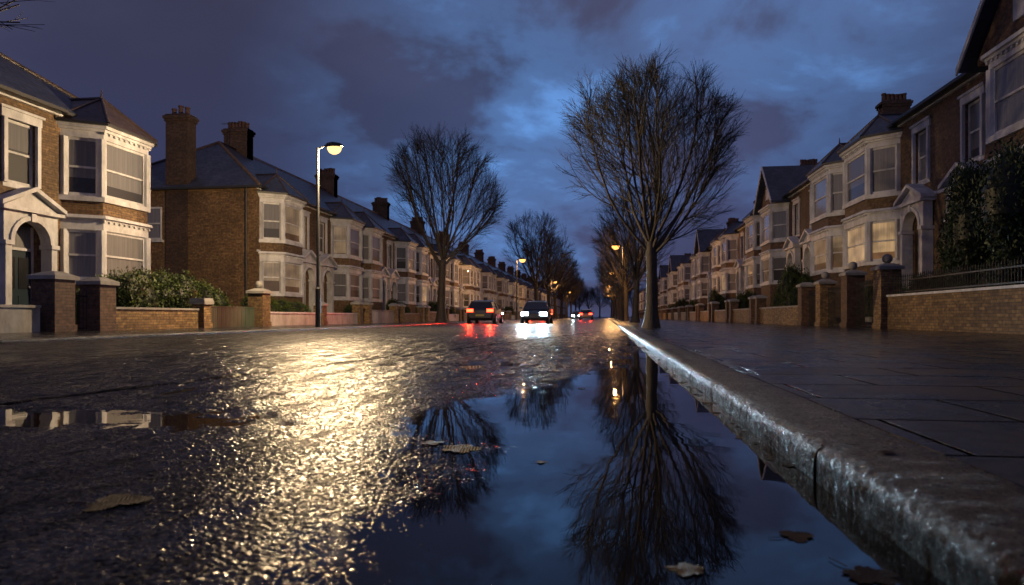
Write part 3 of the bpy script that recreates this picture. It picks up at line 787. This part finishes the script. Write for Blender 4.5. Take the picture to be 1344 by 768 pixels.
# ------------------------------------------------------------ trees
def gen_tree(seed, H=9.0, R=2.95, fork=2.9, tr=.20, cnt=(0, 8, 6, 5, 2), th=1.0, up=.10):
    r = random.Random(seed)
    cz, az = (H + 2.75) / 2, (H - 2.75) / 2
    trunk, crown = MB(), MB()
    def inside(p, s=1.0):
        return (p.x / R) ** 2 + (p.y / R) ** 2 + ((p.z - cz) / az) ** 2 < s
    def grow(pos, d, L, rad, lvl):
        n = 7 if lvl <= 1 else (6 if lvl == 2 else (4 if lvl == 3 else 3)); pts = [pos.copy()]; rr = [rad]; dirs = [d.copy()]
        lim = 1.0 + r.uniform(-.16, .05)
        for i in range(n):
            j = .08 if lvl < 3 else .06
            d = (d + Vector((r.gauss(0, j), r.gauss(0, j), r.gauss(0, j * .7) + (up if lvl < 3 else up * .8)))).normalized()
            q = pts[-1] + d * L / n
            if not inside(q, lim) and i > 0: break
            pts.append(q); rr.append(rad * (1 - .7 * (i + 1) / n)); dirs.append(d.copy())
        if len(pts) < 2: return
        (trunk if lvl <= 1 else crown).tube(pts, rr, M['bark'] if lvl <= 2 else M['twig'], 8 if lvl <= 1 else (5 if lvl == 2 else 3))
        if lvl >= 5: return
        nc = cnt[lvl]
        m = len(pts) - 1
        for c in range(nc):
            t = (.10 + .88 * (c + r.random() * .8) / nc) * m; i = min(int(t), m - 1); f = min(1, t - i)
            p = pts[i].lerp(pts[i + 1], f); dd = dirs[i]
            ang = math.radians(r.uniform(18, 42) if lvl < 3 else r.uniform(14, 36))
            ax = dd.cross(Vector((r.gauss(0, 1), r.gauss(0, 1), r.gauss(0, 1)))).normalized()
            nd = (Matrix.Rotation(ang, 3, ax) @ dd)
            o = Vector((p.x, p.y, 0)); nd = (nd + o.normalized() * .12 if o.length > .1 else nd).normalized()
            LL = (0, 3.0, 2.2, 1.6, .95)[lvl] * r.uniform(.75, 1.2) * (1 - .15 * t / m)
            grow(p, nd, LL, (.0, .028, .012, .0066, .0046)[lvl] * r.uniform(.8, 1.2) * th, lvl + 1)
    pts = []; rad = []
    for i in range(12):
        t = i / 11; pts.append(Vector((math.sin(t * 2.3 + seed) * .07 - math.sin(seed) * .07, math.cos(t * 1.9 + seed) * .05 - math.cos(seed) * .05, t * fork * 1.02 - .05)))
        rad.append(tr * (1.0 + .75 * math.exp(-t * 9) - .12 * t + .05 * math.sin(t * 17)) )
    trunk.tube(pts, rad, M['bark'], 12)
    top = pts[-1]
    nl = 11
    for i in range(nl):
        az_ = 2 * math.pi * (i * .382 + r.uniform(-.04, .04)); tilt = math.radians((6, 18, 28, 38, 22, 46, 33, 52, 13, 42, 58)[i] + r.uniform(-3, 3))
        d = Vector((math.sin(tilt) * math.cos(az_), math.sin(tilt) * math.sin(az_), math.cos(tilt)))
        st = top - Vector((0, 0, r.uniform(0, .6) if tilt > .5 else r.uniform(0, .1)))
        grow(st, d, 6.4 * (1 - .2 * tilt), tr * r.uniform(.26, .38), 1)
    return trunk.mesh('trunk'), crown.mesh('crown')
TM = [gen_tree(1, th=.88, up=.125, cnt=(0, 9, 6, 5, 2)), gen_tree(5, th=.85, cnt=(0, 8, 5, 5, 2)), gen_tree(9, th=.8, cnt=(0, 6, 4, 3, 1)), gen_tree(14, cnt=(0, 7, 5, 5, 1), th=.95)]
def tree(i, x, y, s, rz=0, sxy=None, label='bare plane tree standing in the pavement'):
    P = O('bare_tree', None, loc=(x, y, .1), rot=(0, 0, rz), scale=(sxy or s, sxy or s, s), label=label, category='tree', group='bare street trees along the pavements')
    O('trunk', TM[i][0], P); O('crown', TM[i][1], P)
tree(0, 1.45, 22.4, .95, 0.6, sxy=.95, label='large bare plane tree beside the kerb')
tree(1, -10.4, 42.6, 1.37, 1.1, sxy=1.27, label='bare spreading tree on the far pavement')
tree(3, -9.9, 99, 1.76, 0.3)
tree(3, -10.1, 120, 1.7, 2.1); tree(3, -10.1, 138, 1.6, .4); tree(3, -10.2, 158, 1.6, 3.); tree(3, -10.2, 180, 1.5, 1.); tree(3, -10.2, 205, 1.5, 5.); tree(3, -10.2, 232, 1.5, 2.)
tree(3, 1.9, 45, 1.0, 3.0); tree(3, 1.9, 66, 1.1, 1.0); tree(3, 1.9, 88, 1.15, 4.0); tree(3, 1.9, 112, 1.2, 2.4); tree(3, 1.9, 140, 1.3, .4); tree(3, 1.9, 175, 1.4, 1.4)
tree(2, -10.95, 8.0, 1.5, 2.2, label='bare street tree with branches over the road')
for i in range(16):
    tree(3, -30 + i * 4.6 + random.uniform(-1, 1), 290 + random.uniform(-12, 12), 1.5, i * 1.3)

# ------------------------------------------------------------ street lamps
def lamp_meshes():
    p = MB()
    p.cyl(0, 0, 0, 1.3, .085, .085, M['pole'], 14); p.cyl(0, 0, 1.3, 1.36, .085, .055, M['pole'], 14)
    p.cyl(0, 0, 1.36, 6.08, .055, .042, M['pole'], 12)
    p.box(.06, .09, -.05, .05, .5, .95, M['pole'])
    p.tube([Vector((0, 0, 6.03)), Vector((.1, 0, 6.07)), Vector((.22, 0, 6.12)), Vector((.34, 0, 6.15))], [.032, .032, .03, .03], M['pole'], 8)
    h = MB()
    sec = [(.28, .05, 6.10, 6.18), (.36, .11, 6.08, 6.22), (.55, .15, 6.07, 6.24), (.78, .13, 6.08, 6.20), (.88, .05, 6.10, 6.15)]
    vs = []
    for x, w, z0, z1 in sec:
        vs += [(x, -w, z0), (x, w, z0), (x, w, z0 * .4 + z1 * .6), (x, w * .6, z1), (x, -w * .6, z1), (x, -w, z0 * .4 + z1 * .6)]
    fs = []
    for i in range(4):
        for j in range(6): fs.append((i * 6 + j, (i + 1) * 6 + j, (i + 1) * 6 + (j + 1) % 6, i * 6 + (j + 1) % 6))
    fs += [tuple(range(6)), tuple(range(24, 30))[::-1]]
    h.add(vs, fs, M['pole'], False)
    out = []
    for mm in ('lens', 'lens_far'):
        l = MB()
        K = 14; q_ = 1.2 if mm == 'lens' else 1.5
        for i in range(5):
            t0 = i / 5 * math.pi / 2; t1 = (i + 1) / 5 * math.pi / 2
            ring = lambda t: [(.58 + .21 * q_ * math.cos(t) * math.cos(2 * math.pi * j / K), .15 * q_ * math.cos(t) * math.sin(2 * math.pi * j / K), 6.068 - .20 * q_ * math.sin(t)) for j in range(K)]
            l.add(ring(t0) + ring(t1), [(j, (j + 1) % K, K + (j + 1) % K, K + j) for j in range(K)], M[mm], True)
        out.append(l.mesh('lens'))
    return p.mesh('pole'), h.mesh('lamp_head'), out[0], out[1]
LP, LHd, LL0, LL1 = lamp_meshes()
def lamp(x, y, s, rz, power, far=True):
    P = O('street_lamp', None, loc=(x, y, PT), rot=(0, 0, rz), scale=(s, s, s), label='tall dark steel street lamp, lit' if far else 'tall dark steel street lamp glowing brightly by kerb', category='street lamp', group='street lamps along the pavements')
    O('pole', LP, P); h = O('lamp_head', LHd, P); O('lens', LL1 if far else LL0, h)
    ld = bpy.data.lights.new('lamp_light', 'POINT'); ld.energy = power; ld.color = (1, .50, .18) if far else (1, .70, .38); ld.shadow_soft_size = .11
    lo = bpy.data.objects.new('lamp_light', ld); COL.objects.link(lo)
    lo.location = (x + math.cos(rz) * .66 * s, y + math.sin(rz) * .66 * s, .118 + 5.68 * s)
lamp(-9.65, 22.0, 1.0, 0, 3900, False)
lamp(-9.65, 74, 1.09, 0, 1600); lamp(-9.65, 122, 1.1, 0, 1500); lamp(-9.65, 172, 1.1, 0, 1500)
lamp(1.5, 61, 1.09, math.pi, 1700); lamp(1.5, 98, 1.1, math.pi, 1500); lamp(1.5, 140, 1.1, math.pi, 1500); lamp(1.5, 200, 1.1, math.pi, 1500)

# ------------------------------------------------------------ cars
def car_meshes(paint):
    st = [(-2.05, .70, .38, .80), (-1.98, .80, .26, .92), (-1.6, .86, .22, .95), (-.6, .88, .20, .93), (.7, .88, .20, .90), (1.4, .86, .22, .82), (1.95, .78, .26, .70), (2.08, .66, .36, .60)]
    b = MB(); vs = []
    for yy, w, z0, z1 in st:
        vs += [(-w * .9, yy, z0), (w * .9, yy, z0), (w, yy, z0 + .15), (w * 1.0, yy, z0 * .4 + z1 * .6), (w * .93, yy, z1), (0, yy, z1 + .03), (-w * .93, yy, z1), (-w, yy, z0 * .4 + z1 * .6), (-w, yy, z0 + .15)]
    k = 9; fs = []
    for i in range(len(st) - 1):
        for j in range(k): fs.append((i * k + j, i * k + (j + 1) % k, (i + 1) * k + (j + 1) % k, (i + 1) * k + j))
    fs += [tuple(range(k))[::-1], tuple(range((len(st) - 1) * k, len(st) * k))]
    b.add(vs, fs, M[paint], False)
    rf = [(-1.55, .60, 1.40), (-1.2, .64, 1.46), (-.1, .65, 1.47), (.35, .60, 1.42)]
    vs = []
    for yy, w, z in rf: vs += [(-w, yy, z - .05), (w, yy, z - .05), (w * .8, yy, z + .01), (-w * .8, yy, z + .01)]
    fs = []
    for i in range(3):
        for j in range(4): fs.append((i * 4 + j, i * 4 + (j + 1) % 4, (i + 1) * 4 + (j + 1) % 4, (i + 1) * 4 + j))
    fs += [(3, 2, 1, 0), (12, 13, 14, 15)]
    b.add(vs, fs, M[paint], False)
    for sx in (-1, 1):
        for (ya, za, yb, zb, wa, wb) in ((1.15, .88, .35, 1.38, .78, .6), (-1.92, .93, -1.5, 1.38, .76, .6), (-.45, .92, -.5, 1.42, .82, .64)):
            b.tube([Vector((sx * wa, ya, za)), Vector((sx * wb, yb, zb))], [.045, .04], M[paint], 5)
        b.box(sx * .88 - .09 + sx * .09, sx * .88 + .09 + sx * .09, .75, .95, .95, 1.08, M[paint])
    g = MB()
    lo = [(-.74, -1.88), (.74, -1.88), (.80, -.5), (.76, 1.12), (-.76, 1.12), (-.80, -.5)]; hi = [(-.58, -1.5), (.58, -1.5), (.63, -.5), (.58, .33), (-.58, .33), (-.63, -.5)]
    g.prism(lo, .90, 1.40, M['glass'], hi)
    wh = MB()
    def disc(mb, r0, r1, x0, x1, m, k=18):
        vs = [(x, r * math.cos(2 * math.pi * j / k), r * math.sin(2 * math.pi * j / k)) for x, r in ((x0, r0), (x1, r1)) for j in range(k)]
        mb.add(vs, [(j, (j + 1) % k, k + (j + 1) % k, k + j) for j in range(k)] + [tuple(range(k)), tuple(range(k, 2 * k))], m, False)
    disc(wh, .31, .31, -.1, .1, M['rubber']); rm = MB(); disc(rm, .2, .2, -.108, .108, M['rim'], 10)
    bp = MB(); bp.box(-.26, .26, -2.075, -2.055, .48, .6, M['plate'])
    return b.mesh('body'), g.mesh('windows'), wh.mesh('tyre'), rm.mesh('rim'), bp.mesh('number_plate')
CM = {p: car_meshes(p) for p in ('car_dark', 'car_silver')}
hl = MB(); hl.extr_yz([(-.0, -.10), (.05, -.10), (.05, .10), (0, .10)], -.22, .22, M['head']); HLM = hl.mesh('headlight')
tl = MB(); tl.extr_yz([(-.04, -.09), (.0, -.09), (.0, .09), (-.04, .09)], -.2, .2, M['tail']); TLM = tl.mesh('tail_light')
def car(x, y, rz, paint, lights, label, power=0):
    P = O('car', None, loc=(x, y, .01), rot=(0, 0, rz), label=label, category='car', group='cars on the road')
    B, G, T_, Rm, NP = CM[paint]
    O('body', B, P); O('windows', G, P); O('number_plate', NP, P)
    for sx in (-1, 1):
        for yy in (-1.3, 1.3):
            w = O('wheel', T_, P, (sx * .80, yy, .31)); O('rim', Rm, w)
        O('headlight', HLM, P, (sx * .58, 2.03, .62)); O('tail_light', TLM, P, (sx * .62, -2.02, .83))
    c, s_ = math.cos(rz), math.sin(rz)
    for sx in (-1, 1):
        if lights == 'head':
            ld = bpy.data.lights.new('headlight_beam', 'SPOT'); ld.energy = power; ld.color = (.50, .80, 1); ld.spot_size = math.radians(50); ld.spot_blend = 1; ld.shadow_soft_size = .13
            lx, ly, lz = sx * .58, 2.25, .66; ro = (math.radians(88), 0, rz + math.radians(4))
        else:
            ld = bpy.data.lights.new('tail_glow', 'SPOT'); ld.energy = power; ld.color = (1, .03, .01); ld.spot_size = math.radians(60); ld.spot_blend = 1; ld.shadow_soft_size = .12
            lx, ly, lz = sx * .64, -2.2, .87; ro = (math.radians(86), 0, rz + math.pi - math.radians(8))
        lo = bpy.data.objects.new(ld.name, ld); COL.objects.link(lo)
        lo.location = (x + c * lx - s_ * ly, y + s_ * lx + c * ly, lz); lo.rotation_euler = ro
car(-4.4, 44, math.pi, 'car_dark', 'head', 'dark car approaching with bright white headlights', 7000)
car(-7.6, 43, 0, 'car_dark', 'tail', 'dark car driving away with red tail lights lit', 1000)
car(-2.6, 92, 0, 'car_silver', 'tail', 'silver car driving away with red tail lights', 300)
car(-6.9, 70, 0, 'car_silver', 'tail', 'silver car driving away with red tail lights', 300)
car(-5.0, 120, math.pi, 'car_dark', 'head', 'dark car approaching with white headlights', 2000)

# ------------------------------------------------------------ fallen leaves
def leaf_mesh(seed, lobes):
    r = random.Random(seed); b = MB(); n = 36; vs = [(0, 0, .01)]
    for i in range(n):
        a = 2 * math.pi * i / n
        rad = .5 * (.55 + .45 * abs(math.cos(a * lobes / 2)) ** .8) * (1 + .10 * r.uniform(-1, 1)) * (1.15 if abs(a - math.pi) > 1 else .8)
        vs.append((rad * math.cos(a), rad * math.sin(a) * .85, .010 * r.random() + .02 * (math.sin(a * 1.5 + seed)) ** 2))
    b.add(vs, [(0, i + 1, (i + 1) % n + 1) for i in range(n)], M['dead'], True)
    b.tube([Vector((-.4, 0, .02)), Vector((-.65, .03, .03)), Vector((-.85, .09, .02))], [.012, .01, .008], M['dead'], 4)
    return b.mesh('fallen_leaf')
LM = [leaf_mesh(s, l) for s, l in ((1, 5), (2, 5), (3, 3), (4, 4))]
def zroad(x, y):
    j = int(np.clip(np.searchsorted(ys, y), 4, ny - 5)); i = int(np.clip(np.searchsorted(xs, x), 4, nx - 5)); return max(0.001, float(Z[j - 4:j + 5, i - 4:i + 5].max()))
def leaf(x, y, s, z=None, rz=None, tilt=.04):
    z = zroad(x, y) + .001 if z is None else z
    O('fallen_leaf', random.choice(LM), None, (x, y, z), (random.uniform(-tilt, tilt), random.uniform(-tilt, tilt), rz if rz is not None else random.uniform(0, 6.28)), (s, s, s),
      label='brown fallen leaf lying on the wet ground', category='leaf', group='fallen leaves on the wet ground')
leaf(-1.16, 1.48, .15, rz=.3); leaf(-.5, 2.27, .15, rz=0.1); leaf(.384, 1.46, .07); leaf(.147, 1.24, .07); leaf(.45, 1.26, .10); leaf(-.62, 2.36, .09)
leaf(-.2, 2.1, .04); leaf(.05, 3.9, .06); leaf(-.15, 4.3, .06); leaf(-1.0, 4.8, .08)
for i in range(90):
    yy = random.uniform(1.9, 14); leaf(XK - .015 - abs(random.gauss(0, .06)), yy, random.uniform(.02, .05))
for i in range(26):
    yy = random.uniform(1.6, 12); leaf(random.uniform(XK + .05, XK + 3.5), yy, random.uniform(.03, .07), z=PT + .005, tilt=.02)
for i in range(18):
    leaf(random.uniform(-4, 0), random.uniform(4, 16), random.uniform(.04, .08))

# ------------------------------------------------------------ world
w = bpy.data.worlds.new('World'); scene.world = w; w.use_nodes = True
nt = w.node_tree; nt.nodes.clear()
def wn(t, **k):
    n = nt.nodes.new(t)
    for a, v in k.items(): setattr(n, a, v)
    return n
out = wn('ShaderNodeOutputWorld'); bg = wn('ShaderNodeBackground'); nt.links.new(bg.outputs[0], out.inputs[0])
tc = wn('ShaderNodeTexCoord'); sep = wn('ShaderNodeSeparateXYZ'); nt.links.new(tc.outputs['Generated'], sep.inputs[0])
def wm(op, a, b=None, clamp=False):
    n = wn('ShaderNodeMath', operation=op, use_clamp=clamp)
    for i, q in enumerate((a, b)):
        if q is None: continue
        if isinstance(q, (int, float)): n.inputs[i].default_value = q
        else: nt.links.new(q, n.inputs[i])
    return n.outputs[0]
zc = wm('ADD', wm('MAXIMUM', sep.outputs[2], 0), .30)
cb = wn('ShaderNodeCombineXYZ'); nt.links.new(wm('DIVIDE', sep.outputs[0], zc), cb.inputs[0]); nt.links.new(wm('DIVIDE', sep.outputs[1], zc), cb.inputs[1])
def wnoise(scale, det, dist, off, rough=.5):
    mp = wn('ShaderNodeMapping'); mp.inputs['Location'].default_value = off; nt.links.new(cb.outputs[0], mp.inputs[0])
    n = wn('ShaderNodeTexNoise'); n.inputs['Scale'].default_value = scale; n.inputs['Detail'].default_value = det; n.inputs['Distortion'].default_value = dist; n.inputs['Roughness'].default_value = rough
    nt.links.new(mp.outputs[0], n.inputs['Vector']); return n.outputs['Fac']
def wramp(f, st):
    n = wn('ShaderNodeValToRGB'); e = n.color_ramp.elements
    while len(e) < len(st): e.new(.5)
    for el, (p, c) in zip(e, st): el.position = p; el.color = (*c, 1) if isinstance(c, tuple) else (c, c, c, 1)
    n.color_ramp.interpolation = 'EASE'
    nt.links.new(f, n.inputs[0]); return n.outputs[0]
def wmix(f, a, b, mode='MIX'):
    n = wn('ShaderNodeMix', data_type='RGBA', blend_type=mode)
    for i, q in ((0, f), (6, a), (7, b)):
        if isinstance(q, (int, float)): n.inputs[i].default_value = q if i == 0 else (q, q, q, 1)
        elif isinstance(q, tuple): n.inputs[i].default_value = (*q, 1)
        else: nt.links.new(q, n.inputs[i])
    return n.outputs[2]
def blob(c, r0, r1):
    d = wn('ShaderNodeVectorMath', operation='DISTANCE'); nt.links.new(tc.outputs['Generated'], d.inputs[0]); v = Vector(c).normalized(); d.inputs[1].default_value = v
    n = wn('ShaderNodeMapRange', interpolation_type='SMOOTHSTEP'); nt.links.new(d.outputs['Value'], n.inputs[0]); n.inputs[1].default_value = r0; n.inputs[2].default_value = r1; n.inputs[3].default_value = 1; n.inputs[4].default_value = 0
    return n.outputs[0]
base = wramp(wnoise(1.1, 6, .2, (3.1, 1.7, 0)), [(.35, (.044, .045, .085)), (.65, (.070, .068, .122))])
elev = wramp(sep.outputs[2], [(0, (1.15, 1.05, 1.15)), (.12, (.88, .98, 1.2)), (.45, (.95, .95, 1.0))])
base = wmix(1.0, base, elev, 'MULTIPLY')
glow = wm('MAXIMUM', blob((-.13, .95, .27), .0, .40), wm('MULTIPLY', blob((.20, .92, .40), .0, .42), .9))
cl = wramp(wnoise(2.3, 10, .3, (.4, .9, 0), .56), [(.38, 0.08), (.52, .45), (.64, 1.0)])
m = wm('MULTIPLY', glow, cl)
skyc = wmix(m, base, (.14, .33, .76))
back = wn('ShaderNodeMapRange', interpolation_type='SMOOTHSTEP'); nt.links.new(sep.outputs[1], back.inputs[0])
back.inputs[1].default_value = .75; back.inputs[2].default_value = -.3; back.inputs[3].default_value = 1.0; back.inputs[4].default_value = 1.6  # sky strength raised behind the camera, added as unseen fill for the facades
sky = wn('ShaderNodeTexSky', sky_type='NISHITA'); sky.sun_disc = False; sky.sun_elevation = math.radians(-4); sky.sun_rotation = math.radians(180)
fin = wmix(1.0, skyc, wmix(1.0, sky.outputs[0], (.02, .02, .02), 'MULTIPLY'), 'ADD')
nt.links.new(fin, bg.inputs[0]); nt.links.new(back.outputs[0], bg.inputs[1])

# ------------------------------------------------------------ camera
cd = bpy.data.cameras.new('camera'); cam = bpy.data.objects.new('camera', cd); COL.objects.link(cam)
cd.sensor_width = 36; cd.lens = 24; cd.shift_y = 32 / 1344; cd.clip_start = .05; cd.clip_end = 5000
cam.location = (0, 0, .45); cam.rotation_euler = (math.radians(90), 0, math.radians(7.82))
cd.dof.use_dof = True; cd.dof.focus_distance = 6.5; cd.dof.aperture_fstop = 4.0
scene.camera = cam
